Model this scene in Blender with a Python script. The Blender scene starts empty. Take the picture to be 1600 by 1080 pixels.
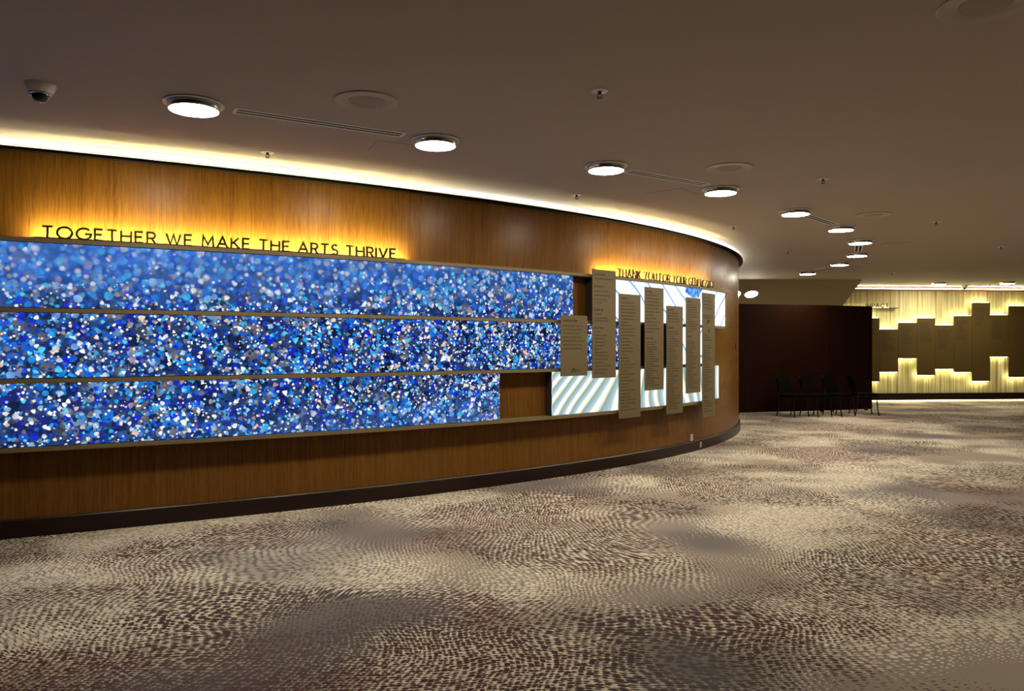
import bpy, bmesh, math, random
from mathutils import Vector
random.seed(11)
C = bpy.context.scene.collection
sc = bpy.context.scene
PI = math.pi

# ------------------------------------------------------------ camera, world, exposure
HC = 1.55            # eye height
FPX = 1200.0         # focal length in pixels of the 1600 wide frame
HOR = 540.7          # horizon row
cam = bpy.data.objects.new('camera', bpy.data.cameras.new('camera'))
C.objects.link(cam)
cam.location = (0, 0, HC)
cam.rotation_euler = (PI / 2, 0, 0)
cam.data.sensor_width = 36
cam.data.lens = 36 * FPX / 1600
cam.data.shift_y = (HOR - 540) / 1600
cam.data.clip_end = 200
sc.camera = cam
w = bpy.data.worlds.new('world')
sc.world = w
w.use_nodes = True
w.node_tree.nodes['Background'].inputs[0].default_value = (0.03, 0.024, 0.018, 1)
w.node_tree.nodes['Background'].inputs[1].default_value = 1.0
sc.view_settings.view_transform = 'Standard'
sc.view_settings.look = 'None'
sc.view_settings.exposure = 0.0
sc.view_settings.gamma = 1.0
sc.view_settings.use_curve_mapping = False
try:
    sc.cycles.use_denoising = True
    sc.cycles.max_bounces = 8
    sc.cycles.diffuse_bounces = 5
    sc.cycles.sample_clamp_indirect = 6
except Exception:
    pass

# lamp strengths (the downlights added out of view use them too)
DOWN_L = 160.0        # frosted discs of the downlights
COVE_L = 34.0         # strip in the ceiling cove above the curved wall
SIGN_L = 680.0        # strips behind the two lettered signs
FAR_COVE_L = 50.0
FAR_LED_L = 26.0
ZC = 3.22            # ceiling height


def lin(r, g, b):
    f = lambda c: (c / 255 / 12.92) if c / 255 <= 0.04045 else ((c / 255 + 0.055) / 1.055) ** 2.4
    return (f(r), f(g), f(b), 1.0)


# ------------------------------------------------------------ node helper
class NT:
    def __init__(self, name):
        self.m = bpy.data.materials.new(name)
        self.m.use_nodes = True
        self.t = self.m.node_tree
        self.b = self.t.nodes['Principled BSDF']

    def n(self, typ, **kw):
        nd = self.t.nodes.new(typ)
        for k, v in kw.items():
            setattr(nd, k, v)
        return nd

    def put(self, sock, v):
        if isinstance(v, bpy.types.NodeSocket):
            self.t.links.new(v, sock)
        elif v is not None:
            sock.default_value = v

    def ma(self, op, a, b=None, c=None, clamp=False):
        nd = self.n('ShaderNodeMath', operation=op, use_clamp=clamp)
        self.put(nd.inputs[0], a)
        if b is not None: self.put(nd.inputs[1], b)
        if c is not None: self.put(nd.inputs[2], c)
        return nd.outputs[0]

    def vm(self, op, a, b=None, scale=None):
        nd = self.n('ShaderNodeVectorMath', operation=op)
        self.put(nd.inputs[0], a)
        if b is not None: self.put(nd.inputs[1], b)
        if scale is not None: self.put(nd.inputs[3], scale)
        return nd.outputs['Value'] if op in ('DOT_PRODUCT', 'LENGTH', 'DISTANCE') else nd.outputs[0]

    def mix(self, f, a, b):
        nd = self.n('ShaderNodeMix', data_type='RGBA')
        self.put(nd.inputs[0], f); self.put(nd.inputs[6], a); self.put(nd.inputs[7], b)
        return nd.outputs[2]

    def mixf(self, f, a, b):
        nd = self.n('ShaderNodeMix', data_type='FLOAT')
        self.put(nd.inputs[0], f); self.put(nd.inputs[2], a); self.put(nd.inputs[3], b)
        return nd.outputs[0]

    def ramp(self, f, stops, interp='LINEAR'):
        nd = self.n('ShaderNodeValToRGB')
        cr = nd.color_ramp
        cr.interpolation = interp
        while len(cr.elements) < len(stops): cr.elements.new(0.5)
        for e, (p, c) in zip(cr.elements, stops):
            e.position = p; e.color = c
        self.put(nd.inputs[0], f)
        return nd.outputs[0]

    def sstep(self, x, a, b):
        nd = self.n('ShaderNodeMapRange', interpolation_type='SMOOTHSTEP')
        self.put(nd.inputs[0], x); self.put(nd.inputs[1], a); self.put(nd.inputs[2], b)
        nd.inputs[3].default_value = 0; nd.inputs[4].default_value = 1
        return nd.outputs[0]

    def noise(self, vec, scale, detail=2, rough=0.5, dist=0.0, dim='3D'):
        nd = self.n('ShaderNodeTexNoise', noise_dimensions=dim)
        self.put(nd.inputs['Vector'], vec)
        nd.inputs['Scale'].default_value = scale
        nd.inputs['Detail'].default_value = detail
        nd.inputs['Roughness'].default_value = rough
        nd.inputs['Distortion'].default_value = dist
        return nd.outputs['Fac'], nd.outputs['Color']

    def comb(self, x, y, z=0.0):
        nd = self.n('ShaderNodeCombineXYZ')
        self.put(nd.inputs[0], x); self.put(nd.inputs[1], y); self.put(nd.inputs[2], z)
        return nd.outputs[0]

    def sep(self, v):
        nd = self.n('ShaderNodeSeparateXYZ')
        self.put(nd.inputs[0], v)
        return nd.outputs

    def emit(self, col, strength):
        e = self.n('ShaderNodeEmission')
        self.put(e.inputs[0], col); self.put(e.inputs[1], strength)
        self.t.links.new(e.outputs[0], self.t.nodes['Material Output'].inputs[0])


def simple(name, col, rough=0.6, metal=0.0, var=0.12, scale=30.0, bump=0.0, spec=0.5):
    """plain surface with a faint procedural mottling"""
    m = NT(name)
    tc = m.n('ShaderNodeTexCoord').outputs['Object']
    f, _ = m.noise(tc, scale, 3)
    d = tuple(c * (1 - var) for c in col[:3]) + (1,)
    l = tuple(min(1, c * (1 + var)) for c in col[:3]) + (1,)
    m.put(m.b.inputs['Base Color'], m.mix(f, d, l))
    m.b.inputs['Roughness'].default_value = rough
    m.b.inputs['Metallic'].default_value = metal
    m.b.inputs['Specular IOR Level'].default_value = spec
    if bump:
        bp = m.n('ShaderNodeBump')
        bp.inputs['Strength'].default_value = bump
        bp.inputs['Distance'].default_value = 0.01
        m.put(bp.inputs['Height'], f)
        m.put(m.b.inputs['Normal'], bp.outputs[0])
    return m.m


def glow(name, col, strength):
    m = NT(name)
    m.emit(col, strength)
    return m.m


M = {}
M['paint'] = simple('ceiling_paint', (0.44, 0.366, 0.292, 1), 0.75, var=0.03, scale=120, bump=0.12, spec=0.3)
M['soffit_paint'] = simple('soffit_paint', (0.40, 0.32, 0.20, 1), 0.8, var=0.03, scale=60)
M['white'] = simple('white_enamel', (0.85, 0.81, 0.75, 1), 0.5, var=0.03)
M['speaker_paint'] = simple('speaker_paint', (0.46, 0.383, 0.305, 1), 0.6, var=0.03)
M['grille'] = simple('perforated_grille', (0.36, 0.30, 0.24, 1), 0.8, var=0.15, scale=400)
M['chrome'] = simple('brushed_chrome', (0.55, 0.54, 0.51, 1), 0.22, 1.0, var=0.05)
M['rimmetal'] = simple('rim_metal', (0.62, 0.60, 0.56, 1), 0.35, 0.8, var=0.03)
M['black'] = simple('black_plastic', (0.012, 0.011, 0.010, 1), 0.45, var=0.1)
M['slot'] = simple('slot_black', (0.006, 0.005, 0.005, 1), 0.9, var=0.1)
M['dome'] = simple('smoked_dome', (0.01, 0.01, 0.012, 1), 0.08, var=0.05)
M['bronze'] = simple('bronze_ledge', lin(112, 98, 66), 0.5, 0.0, var=0.06, scale=60)
M['dark_edge'] = simple('dark_casing', (0.02, 0.015, 0.01, 1), 0.7)
M['letter'] = simple('bronze_letter', (0.012, 0.008, 0.006, 1), 0.5, 0.0, var=0.1, spec=0.25)
M['plaque'] = simple('taupe_plaque', lin(96, 82, 51), 0.6, var=0.04, scale=90)
M['ink'] = simple('plaque_ink', (0.018, 0.013, 0.006, 1), 0.9, spec=0.1)
M['skirting'] = simple('dark_skirting', (0.014, 0.0045, 0.003, 1), 0.36, var=0.25, scale=14, spec=0.3)
M['trimwood'] = simple('red_trim', (0.42, 0.16, 0.07, 1), 0.5, var=0.2)
M['lip'] = simple('black_lip', (0.004, 0.003, 0.0025, 1), 0.9, spec=0.05)
M['divider'] = None
M['panel_brown'] = simple('donor_board', lin(82, 66, 28), 0.75, var=0.04, scale=20, spec=0.2)
M['panel_ink'] = simple('donor_panel_ink', lin(30, 23, 8), 0.8)
M['chair'] = simple('black_upholstery', (0.0022, 0.0018, 0.0018, 1), 0.9, spec=0.05)
M['chair_metal'] = simple('black_metal', (0.004, 0.0035, 0.003, 1), 0.55, spec=0.15)
M['outlet'] = simple('white_plastic', (0.75, 0.73, 0.68, 1), 0.4, var=0.02)
M['disc'] = glow('frosted_disc', (1.0, 0.89, 0.72, 1), DOWN_L)
M['cove'] = glow('cove_strip', (0.97, 0.98, 0.90, 1), COVE_L)
M['far_cove'] = glow('far_cove_strip', (1.0, 0.88, 0.58, 1), FAR_COVE_L)
M['toe'] = glow('toe_strip', (1.0, 0.88, 0.58, 1), 9)
M['far_led'] = glow('far_led_strip', (1.0, 0.90, 0.48, 1), FAR_LED_L)
M['sign_led'] = glow('sign_led_strip', (1.0, 0.88, 0.42, 1), SIGN_L)
M['sign_led_far'] = glow('impact_led_strip', (1.0, 0.86, 0.5, 1), 6)


def wood_mat(name, base, dark, light, rough, spec=0.13, uscale=1.0):
    m = NT(name)
    uv = m.n('ShaderNodeUVMap').outputs[0]
    o = m.sep(uv)
    # veneer leaves 0.6 m wide, each with its own cast
    leaf = m.ma('FLOOR', m.ma('DIVIDE', o[0], 0.62))
    wn = m.n('ShaderNodeTexWhiteNoise', noise_dimensions='1D')
    m.put(wn.inputs['W'], leaf)
    lr = wn.outputs[0]
    wob, _ = m.noise(m.comb(m.ma('MULTIPLY', o[0], 2.0), m.ma('MULTIPLY', o[1], 0.9), 0), 1.0, 2)
    ux = m.ma('ADD', m.ma('MULTIPLY', o[0], 60 * uscale), m.ma('MULTIPLY', wob, 5.0))
    f1, _ = m.noise(m.comb(ux, m.ma('MULTIPLY', o[1], 0.9), m.ma('MULTIPLY', lr, 20)), 1.0, 4, 0.65)
    f2, _ = m.noise(m.comb(m.ma('MULTIPLY', ux, 3.3), m.ma('MULTIPLY', o[1], 5), 4.0), 1.0, 3, 0.6)
    f3, _ = m.noise(m.comb(m.ma('MULTIPLY', o[0], 7), m.ma('MULTIPLY', o[1], 0.5), 9.0), 1.0, 2)
    f = m.ma('ADD', m.ma('MULTIPLY', f1, 0.62), m.ma('MULTIPLY', f2, 0.38))
    col = m.ramp(f, [(0.30, dark), (0.52, base), (0.72, light)])
    col = m.mix(m.ma('MULTIPLY', m.sstep(f3, 0.45, 0.75), 0.35), col, light)
    dark2 = tuple(c * 0.78 for c in base[:3]) + (1,)
    col = m.mix(m.ma('MULTIPLY', lr, 0.30), col, dark2)
    # thin dark pores and cathedral lines
    p = m.sstep(f1, 0.36, 0.30)
    col = m.mix(m.ma('MULTIPLY', p, 0.45), col, dark)
    m.put(m.b.inputs['Base Color'], col)
    m.put(m.b.inputs['Roughness'], m.ma('ADD', rough, m.ma('MULTIPLY', f2, 0.12)))
    m.b.inputs['Specular IOR Level'].default_value = spec
    bp = m.n('ShaderNodeBump')
    bp.inputs['Strength'].default_value = 0.06
    bp.inputs['Distance'].default_value = 0.01
    m.put(bp.inputs['Height'], f)
    m.put(m.b.inputs['Normal'], bp.outputs[0])
    return m.m


M['wood'] = wood_mat('oak_veneer', (0.145, 0.061, 0.0100, 1), (0.072, 0.027, 0.0040, 1), (0.210, 0.098, 0.020, 1), 0.22)
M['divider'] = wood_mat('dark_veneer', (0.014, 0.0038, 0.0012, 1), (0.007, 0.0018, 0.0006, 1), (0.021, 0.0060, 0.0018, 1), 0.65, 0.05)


def carpet_mat():
    m = NT('patterned_carpet')
    tc = m.n('ShaderNodeTexCoord').outputs['Object']
    # the rows of tufts follow slow swirls
    _, wc = m.noise(tc, 0.42, 1.2, 0.45)
    wv = m.vm('SUBTRACT', wc, (0.5, 0.5, 0.5))
    _, wc2 = m.noise(tc, 1.15, 1, 0.4)
    wv2 = m.vm('SUBTRACT', wc2, (0.5, 0.5, 0.5))
    p = m.vm('ADD', tc, m.vm('SCALE', wv, scale=1.5))
    p = m.vm('ADD', p, m.vm('SCALE', wv2, scale=0.42))
    def tufts(off):
        v = m.n('ShaderNodeTexVoronoi', voronoi_dimensions='2D', feature='F1')
        m.put(v.inputs['Vector'], m.vm('ADD', m.vm('MULTIPLY', p, (27.0, 36.0, 0.0)), off))
        v.inputs['Scale'].default_value = 1.0
        v.inputs['Randomness'].default_value = 0.55
        return v.outputs['Distance'], m.sep(v.outputs['Color'])
    d1, r1 = tufts((0.0, 0.0, 0.0))
    d2, r2 = tufts((17.5, 23.5, 0.0))
    # where the cream tufts, the maroon tufts and the plain grounds gather
    a, _ = m.noise(tc, 0.50, 2.5, 0.5)
    b, _ = m.noise(m.vm('ADD', tc, (31.7, 8.2, 0)), 0.55, 2.5, 0.55)
    c, _ = m.noise(m.vm('ADD', tc, (-12.3, 44.0, 0)), 0.55, 2, 0.5)
    e, _ = m.noise(m.vm('ADD', tc, (7.3, -24.0, 0)), 0.8, 2, 0.5)
    cream_amt = m.sstep(a, 0.36, 0.54)
    dark_amt = m.sstep(b, 0.38, 0.55)
    slate_amt = m.sstep(c, 0.54, 0.70)
    ground = m.ramp(c, [(0.34, (0.345, 0.292, 0.225, 1)), (0.5, (0.295, 0.246, 0.198, 1)), (0.66, (0.190, 0.168, 0.160, 1))])
    cream = m.mix(r1[2], (0.58, 0.52, 0.40, 1), (0.80, 0.73, 0.58, 1))
    maroon = m.mix(m.sstep(e, 0.42, 0.60), (0.050, 0.034, 0.027, 1), (0.085, 0.018, 0.016, 1))
    maroon = m.mix(m.ma('MULTIPLY', r2[2], 0.4), maroon, (0.040, 0.028, 0.036, 1))
    rad1 = m.ma('MULTIPLY', m.ma('MULTIPLY', cream_amt, 0.50), m.mixf(r1[0], 0.65, 1.15))
    rad2 = m.ma('MULTIPLY', m.ma('MULTIPLY', dark_amt, 0.48), m.mixf(r2[0], 0.55, 1.2))
    dot = m.sstep(m.ma('SUBTRACT', d1, rad1), 0.07, -0.07)
    dot2 = m.sstep(m.ma('SUBTRACT', d2, rad2), 0.07, -0.07)
    col = m.mix(m.ma('MULTIPLY', dot, m.sstep(cream_amt, 0.05, 0.25)), ground, cream)
    col = m.mix(m.ma('MULTIPLY', dot2, m.sstep(dark_amt, 0.05, 0.25)), col, maroon)
    col = m.mix(m.ma('MULTIPLY', slate_amt, 0.55), col, (0.135, 0.118, 0.118, 1))
    # pile
    g, _ = m.noise(tc, 260, 2, 0.7)
    col = m.mix(m.ma('MULTIPLY', g, 0.22), col, (0.10, 0.08, 0.06, 1))
    m.put(m.b.inputs['Base Color'], col)
    m.b.inputs['Roughness'].default_value = 0.95
    m.b.inputs['Specular IOR Level'].default_value = 0.1
    bp = m.n('ShaderNodeBump')
    bp.inputs['Strength'].default_value = 0.25
    bp.inputs['Distance'].default_value = 0.008
    m.put(bp.inputs['Height'], m.ma('ADD', g, dot))
    m.put(m.b.inputs['Normal'], bp.outputs[0])
    return m.m


M['carpet'] = carpet_mat()


def crystal_screen_mat():
    """what the blue screens show: drifting shards, out of focus at the upper left"""
    m = NT('crystal_video')
    uv = m.n('ShaderNodeUVMap').outputs[0]
    o = m.sep(uv)
    u, v = o[0], o[1]
    # softness of the picture: strong high on the left, none low on the right
    B = m.ma('MULTIPLY', m.sstep(v, 1.72, 2.35), m.mixf(m.sstep(u, 0.5, 8.0), 1.0, 0.38))
    B = m.ma('ADD', B, m.ma('MULTIPLY', m.sstep(u, 4.0, -1.5), 0.14), clamp=True)
    B = m.ma('ADD', B, m.ma('MULTIPLY', m.ma('MULTIPLY', m.sstep(v, 1.12, 0.78), m.sstep(u, 0.0, 4.0)), 0.40), clamp=True)
    big = m.sstep(u, 2.0, 6.5)
    edge_soft = m.ma('ADD', 0.05, m.ma('MULTIPLY', B, 0.42))
    f0, _ = m.noise(uv, 9, 3, 0.6)
    f1, _ = m.noise(m.vm('ADD', uv, (7, 3, 0)), 2.2, 2, 0.5)
    base = m.ramp(f0, [(0.30, lin(14, 24, 50)), (0.45, lin(28, 48, 98)), (0.56, lin(50, 62, 90)), (0.70, lin(24, 72, 130))])
    soft = m.ramp(f0, [(0.30, lin(38, 70, 140)), (0.5, lin(48, 104, 198)), (0.70, lin(76, 140, 226))])
    soft = m.mix(m.ma('MULTIPLY', m.sstep(u, 2.0, 7.0), 0.7), soft, m.ramp(f0, [(0.30, lin(20, 62, 110)), (0.5, lin(26, 120, 205)), (0.70, lin(50, 160, 236))]))
    col = m.mix(m.ma('MULTIPLY', B, 0.85), base, soft)
    deep = [(0.0, lin(14, 28, 62)), (0.22, lin(60, 72, 96)), (0.36, lin(22, 60, 136)), (0.48, lin(104, 102, 112)),
            (0.60, lin(26, 48, 150)), (0.66, lin(24, 108, 214)), (0.78, lin(30, 34, 120)), (0.90, lin(104, 150, 200))]
    mid = [(0.0, lin(30, 96, 220)), (0.14, lin(20, 40, 220)), (0.27, lin(120, 118, 128)), (0.40, lin(24, 130, 230)),
           (0.52, lin(30, 52, 140)), (0.62, lin(60, 182, 240)), (0.72, lin(150, 196, 240)), (0.84, lin(30, 26, 150)), (0.93, lin(176, 150, 150))]
    hi = [(0.0, lin(255, 255, 255)), (0.34, lin(196, 222, 250)), (0.48, lin(90, 214, 250)), (0.58, lin(246, 232, 214)),
          (0.70, lin(34, 170, 245)), (0.80, lin(232, 196, 170)), (0.90, lin(30, 70, 245))]

    bok = [(0.0, lin(80, 150, 240)), (0.18, lin(40, 150, 240)), (0.36, lin(120, 170, 240)), (0.50, lin(170, 205, 250)), (0.60, lin(40, 90, 215)),
           (0.74, lin(60, 190, 245)), (0.84, lin(205, 190, 200)), (0.92, lin(225, 225, 235))]

    def layer(col, scale, off, rmin, rmax, presence, palette, tri, gain=1.0, soften=1.0):
        sv = m.ma('MULTIPLY', scale, m.mixf(B, 1.0, 0.80))
        pv = m.vm('MULTIPLY', uv, m.comb(scale, scale, 1.0))
        pv = m.vm('ADD', pv, off)
        vo = m.n('ShaderNodeTexVoronoi', voronoi_dimensions='2D', feature='F1')
        m.put(vo.inputs['Vector'], pv)
        vo.inputs['Scale'].default_value = 1.0
        vo.inputs['Randomness'].default_value = 0.9
        r = m.sep(vo.outputs['Color'])
        loc = m.vm('SUBTRACT', pv, vo.outputs['Position'])
        ang = m.ma('MULTIPLY', r[1], 6.2832)
        ds = []
        for k in range(3):
            a = m.ma('ADD', ang, 2.0944 * k + (0.25 if k == 1 else 0))
            ds.append(m.vm('DOT_PRODUCT', loc, m.comb(m.ma('COSINE', a), m.ma('SINE', a), 0.0)))
        dt = m.ma('MULTIPLY', m.ma('MAXIMUM', ds[0], m.ma('MAXIMUM', ds[1], ds[2])), 1.35)
        lx = m.sep(loc)
        dc = m.vm('LENGTH', m.comb(lx[0], lx[1], 0.0))
        tmix = m.ma('MULTIPLY', m.ma('SUBTRACT', 1.0, B, clamp=True), tri)
        tmix = m.ma('MULTIPLY', tmix, m.mixf(m.sstep(u, -1.0, 4.5), 0.45, 1.0))
        d = m.mixf(tmix, dc, dt)
        r2 = m.ma('FRACT', m.ma('ADD', m.ma('MULTIPLY', r[0], 17.31), m.ma('MULTIPLY', r[2], 5.7)))
        rad = m.mixf(r2, rmin, rmax)
        rad = m.ma('MULTIPLY', rad, m.mixf(B, 1.0, 1.35))
        mask = m.sstep(m.ma('SUBTRACT', rad, d), m.ma('MULTIPLY', edge_soft, -0.18 * soften), m.ma('MULTIPLY', edge_soft, 0.85 * soften))
        on = m.ma('LESS_THAN', r[2], presence)
        mask = m.ma('MULTIPLY', mask, on)
        mask = m.ma('MULTIPLY', mask, m.mixf(B, 1.0, 0.62))
        r3 = m.ma('FRACT', m.ma('MULTIPLY', m.ma('ADD', r[0], r[1]), 9.37))
        pc = m.ramp(r3, palette, 'CONSTANT')
        pc = m.mix(m.ma('MULTIPLY', B, 0.30), pc, lin(110, 160, 232))
        # faint shading across a facet
        fac = m.ma('ADD', 0.86, m.ma('MULTIPLY', ds[0], 0.55))
        pc = m.vm('SCALE', pc, scale=m.ma('MULTIPLY', fac, gain))
        return m.mix(mask, col, pc)

    nb = m.ma('SUBTRACT', 1.0, m.ma('MULTIPLY', B, 1.25), clamp=True)
    pres = lambda k: m.ma('MULTIPLY', nb, k)
    col = layer(col, 9.0, (3.3, 1.1, 0), 0.30, 0.66, 0.95, deep, 0.7)
    col = layer(col, 13.0, (40.2, 7.9, 0), 0.20, 0.52, 0.72, mid, 0.8)
    col = layer(col, 23.0, (12.7, 61.0, 0), 0.22, 0.50, pres(0.75), deep, 0.6)
    col = layer(col, 14.0, (31.7, 22.0, 0), 0.24, 0.50, m.ma('MULTIPLY', B, 0.85), bok, 0.0, 1.0, 0.8)
    col = layer(col, 17.0, (81.1, 33.4, 0), 0.14, 0.42, 0.55, mid, 0.9)
    col = layer(col, 13.0, (55.5, 12.0, 0), 0.14, 0.38, m.ma('ADD', 0.14, m.ma('MULTIPLY', big, 0.24)), hi, 1.0, 1.1)
    col = layer(col, 21.0, (5.5, 92.0, 0), 0.12, 0.42, 0.34, hi, 1.0, 1.15)
    col = layer(col, 33.0, (65.0, 15.0, 0), 0.16, 0.42, pres(0.30), hi, 0.7, 1.2)
    col = layer(col, 9.0, (23.0, 77.0, 0), 0.06, 0.26, m.ma('MULTIPLY', big, 0.34), hi, 1.0, 1.15)
    st = m.mixf(f1, 0.75, 1.30)
    m.emit(col, st)
    return m.m


def stripe_screen_mat(name, white):
    """pale flowing ribbons with yellow edges; nearly burnt out on the upper screens"""
    m = NT(name)
    uv = m.n('ShaderNodeUVMap').outputs[0]
    o = m.sep(uv)
    u, v = o[0], o[1]
    q, _ = m.noise(m.vm('MULTIPLY', uv, (1.0, 1.0, 0)), 0.9, 1, 0.4)
    turn = m.ma('COSINE', m.ma('MULTIPLY', m.ma('SUBTRACT', u, 5.5), 1.1))
    lean = m.ma('MULTIPLY', m.ma('SUBTRACT', v, 1.0), m.ma('MULTIPLY', turn, -3.4) if not white else m.mixf(m.sstep(u, 8.55, 9.1), 2.6, -3.0))
    bend = m.ma('MULTIPLY', m.ma('POWER', m.ma('SUBTRACT', v, 0.70), 2.0), -2.2)
    ph = m.ma('ADD', m.ma('MULTIPLY', u, 4.6 if not white else 2.6), lean)
    ph = m.ma('ADD', ph, m.ma('ADD', m.ma('MULTIPLY', q, 1.5 if white else 2.6), 0.0 if white else bend))
    fr = m.ma('FRACT', ph)
    if white:
        col = m.ramp(fr, [(0.0, lin(255, 255, 255)), (0.70, lin(250, 253, 255)), (0.80, lin(206, 226, 244)), (0.87, lin(90, 130, 170)),
                          (0.92, lin(120, 160, 200)), (0.94, lin(255, 255, 255))])
        # blue shape near the top right of the upper screen
        d = m.vm('LENGTH', m.vm('MULTIPLY', m.vm('SUBTRACT', uv, (8.38, 2.39, 0)), (1.0, 1.9, 0)))
        wob, _ = m.noise(uv, 14, 2)
        d = m.ma('ADD', d, m.ma('MULTIPLY', wob, 0.13))
        blob = m.mix(m.sstep(wob, 0.35, 0.65), lin(40, 80, 190), lin(110, 175, 205))
        col = m.mix(m.sstep(d, 0.37, 0.33), col, blob)
        d2 = m.vm('LENGTH', m.vm('MULTIPLY', m.vm('SUBTRACT', uv, (6.62, 1.93, 0)), (1.1, 1.0, 0)))
        col = m.mix(m.sstep(d2, 0.20, 0.05), col, lin(70, 120, 235))
        m.emit(col, 1.5)
    else:
        col = m.ramp(fr, [(0.0, lin(255, 255, 250)), (0.20, lin(250, 255, 250)), (0.25, lin(226, 214, 140)), (0.30, lin(232, 232, 190)),
                          (0.36, lin(140, 166, 172)), (0.60, lin(160, 188, 194)), (0.84, lin(190, 214, 216)), (0.90, lin(255, 255, 255))])
        m.emit(col, 1.05)
    return m.m


M['crystal'] = crystal_screen_mat()
M['ribbons'] = stripe_screen_mat('ribbon_video', False)
M['ribbons_white'] = stripe_screen_mat('white_ribbon_video', True)


def fluted_mat():
    m = NT('fluted_cream_wallcovering')
    uv = m.n('ShaderNodeUVMap').outputs[0]
    o = m.sep(uv)
    f, _ = m.noise(m.comb(m.ma('MULTIPLY', o[0], 15), m.ma('MULTIPLY', o[1], 0.35), 0), 1.0, 3, 0.6)
    m.put(m.b.inputs['Base Color'], m.ramp(f, [(0.34, (0.30, 0.235, 0.075, 1)), (0.5, (0.60, 0.53, 0.24, 1)), (0.66, (0.82, 0.77, 0.43, 1))]))
    m.b.inputs['Roughness'].default_value = 0.7
    bp = m.n('ShaderNodeBump')
    bp.inputs['Strength'].default_value = 0.5
    bp.inputs['Distance'].default_value = 0.02
    m.put(bp.inputs['Height'], f)
    m.put(m.b.inputs['Normal'], bp.outputs[0])
    return m.m


M['fluted'] = fluted_mat()


# ------------------------------------------------------------ mesh helpers
def obj(name, bm, mat, parent=None, origin=None, smooth=None):
    """link ONE mesh object; vertices are given in the parent's frame (world frame without a parent)"""
    me = bpy.data.meshes.new(name)
    if origin is None and parent is None and len(bm.verts):
        xs = [v.co.x for v in bm.verts]; ys = [v.co.y for v in bm.verts]; zs = [v.co.z for v in bm.verts]
        origin = ((min(xs) + max(xs)) / 2, (min(ys) + max(ys)) / 2, min(zs))
    if origin is not None:
        for v in bm.verts: v.co -= Vector(origin)
    bmesh.ops.recalc_face_normals(bm, faces=bm.faces)
    bm.to_mesh(me); bm.free()
    o = bpy.data.objects.new(name, me)
    C.objects.link(o)
    if origin is not None: o.location = origin
    if parent is not None: o.parent = parent
    for mt in (mat if isinstance(mat, list) else [mat]): me.materials.append(mt)
    if smooth is not None:
        me.polygons.foreach_set('use_smooth', [True] * len(me.polygons))
        me.set_sharp_from_angle(angle=math.radians(smooth))
    me.update()
    return o


def tag(o, label=None, cat=None, group=None, kind=None):
    if label: o['label'] = label
    if cat: o['category'] = cat
    if group: o['group'] = group
    if kind: o['kind'] = kind
    return o


def thing(name, label, cat, loc=(0, 0, 0), group=None):
    o = bpy.data.objects.new(name, None)
    C.objects.link(o)
    o.location = loc
    o.empty_display_size = 0.1
    return tag(o, label, cat, group)


def copy_tree(o, parent=None):
    c = o.copy(); C.objects.link(c); c.parent = parent
    for ch in list(o.children): copy_tree(ch, c)
    return c


def quad(bm, a, b, c, d, uvs=None, mi=0):
    f = bm.faces.new([bm.verts.new(p) for p in (a, b, c, d)])
    f.material_index = mi
    if uvs:
        l = bm.loops.layers.uv.verify()
        for lp, t in zip(f.loops, uvs): lp[l].uv = t
    return f


def add_box(bm, x0, x1, y0, y1, z0, z1, bev=0.0, mat=None):
    vs = [bm.verts.new(Vector(p)) for p in [(x0, y0, z0), (x1, y0, z0), (x1, y1, z0), (x0, y1, z0), (x0, y0, z1), (x1, y0, z1), (x1, y1, z1), (x0, y1, z1)]]
    fs = [bm.faces.new([vs[i] for i in q]) for q in [(0, 3, 2, 1), (4, 5, 6, 7), (0, 1, 5, 4), (1, 2, 6, 5), (2, 3, 7, 6), (3, 0, 4, 7)]]
    if bev > 0:
        es = list({e for f in fs for e in f.edges})
        r = bmesh.ops.bevel(bm, geom=es, offset=bev, segments=2, affect='EDGES', profile=0.7)
        vs = list({v for f in r['faces'] for v in f.verts} | {v for v in vs if v.is_valid})
    if mat is not None:
        for v in vs:
            if v.is_valid: v.co = mat @ v.co
    return vs


def add_lathe(bm, prof, n=48, cx=0, cy=0):
    """profile of (radius, z); closes onto the axis where radius is 0"""
    rings = []
    for r, z in prof:
        if r < 1e-6: rings.append([bm.verts.new((cx, cy, z))])
        else: rings.append([bm.verts.new((cx + r * math.cos(2 * PI * k / n), cy + r * math.sin(2 * PI * k / n), z)) for k in range(n)])
    for A, B_ in zip(rings, rings[1:]):
        for k in range(n):
            k2 = (k + 1) % n
            if len(A) == 1 and len(B_) == 1: continue
            if len(A) == 1: bm.faces.new((A[0], B_[k2], B_[k]))
            elif len(B_) == 1: bm.faces.new((A[k], A[k2], B_[0]))
            else: bm.faces.new((A[k], A[k2], B_[k2], B_[k]))


def add_tube(bm, pts, r, n=10):
    pts = [Vector(p) for p in pts]
    rings = []
    up = Vector((0.13, 0.27, 0.95))
    for i, p in enumerate(pts):
        d = (pts[min(i + 1, len(pts) - 1)] - pts[max(i - 1, 0)]).normalized()
        a = d.cross(up)
        if a.length < 0.05: a = d.cross(Vector((1, 0, 0)))
        a.normalize(); b = d.cross(a)
        rings.append([bm.verts.new(p + a * r * math.cos(2 * PI * k / n) + b * r * math.sin(2 * PI * k / n)) for k in range(n)])
    for A, B_ in zip(rings, rings[1:]):
        for k in range(n): bm.faces.new((A[k], A[(k + 1) % n], B_[(k + 1) % n], B_[k]))
    bm.faces.new(rings[0][::-1]); bm.faces.new(rings[-1])


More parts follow.
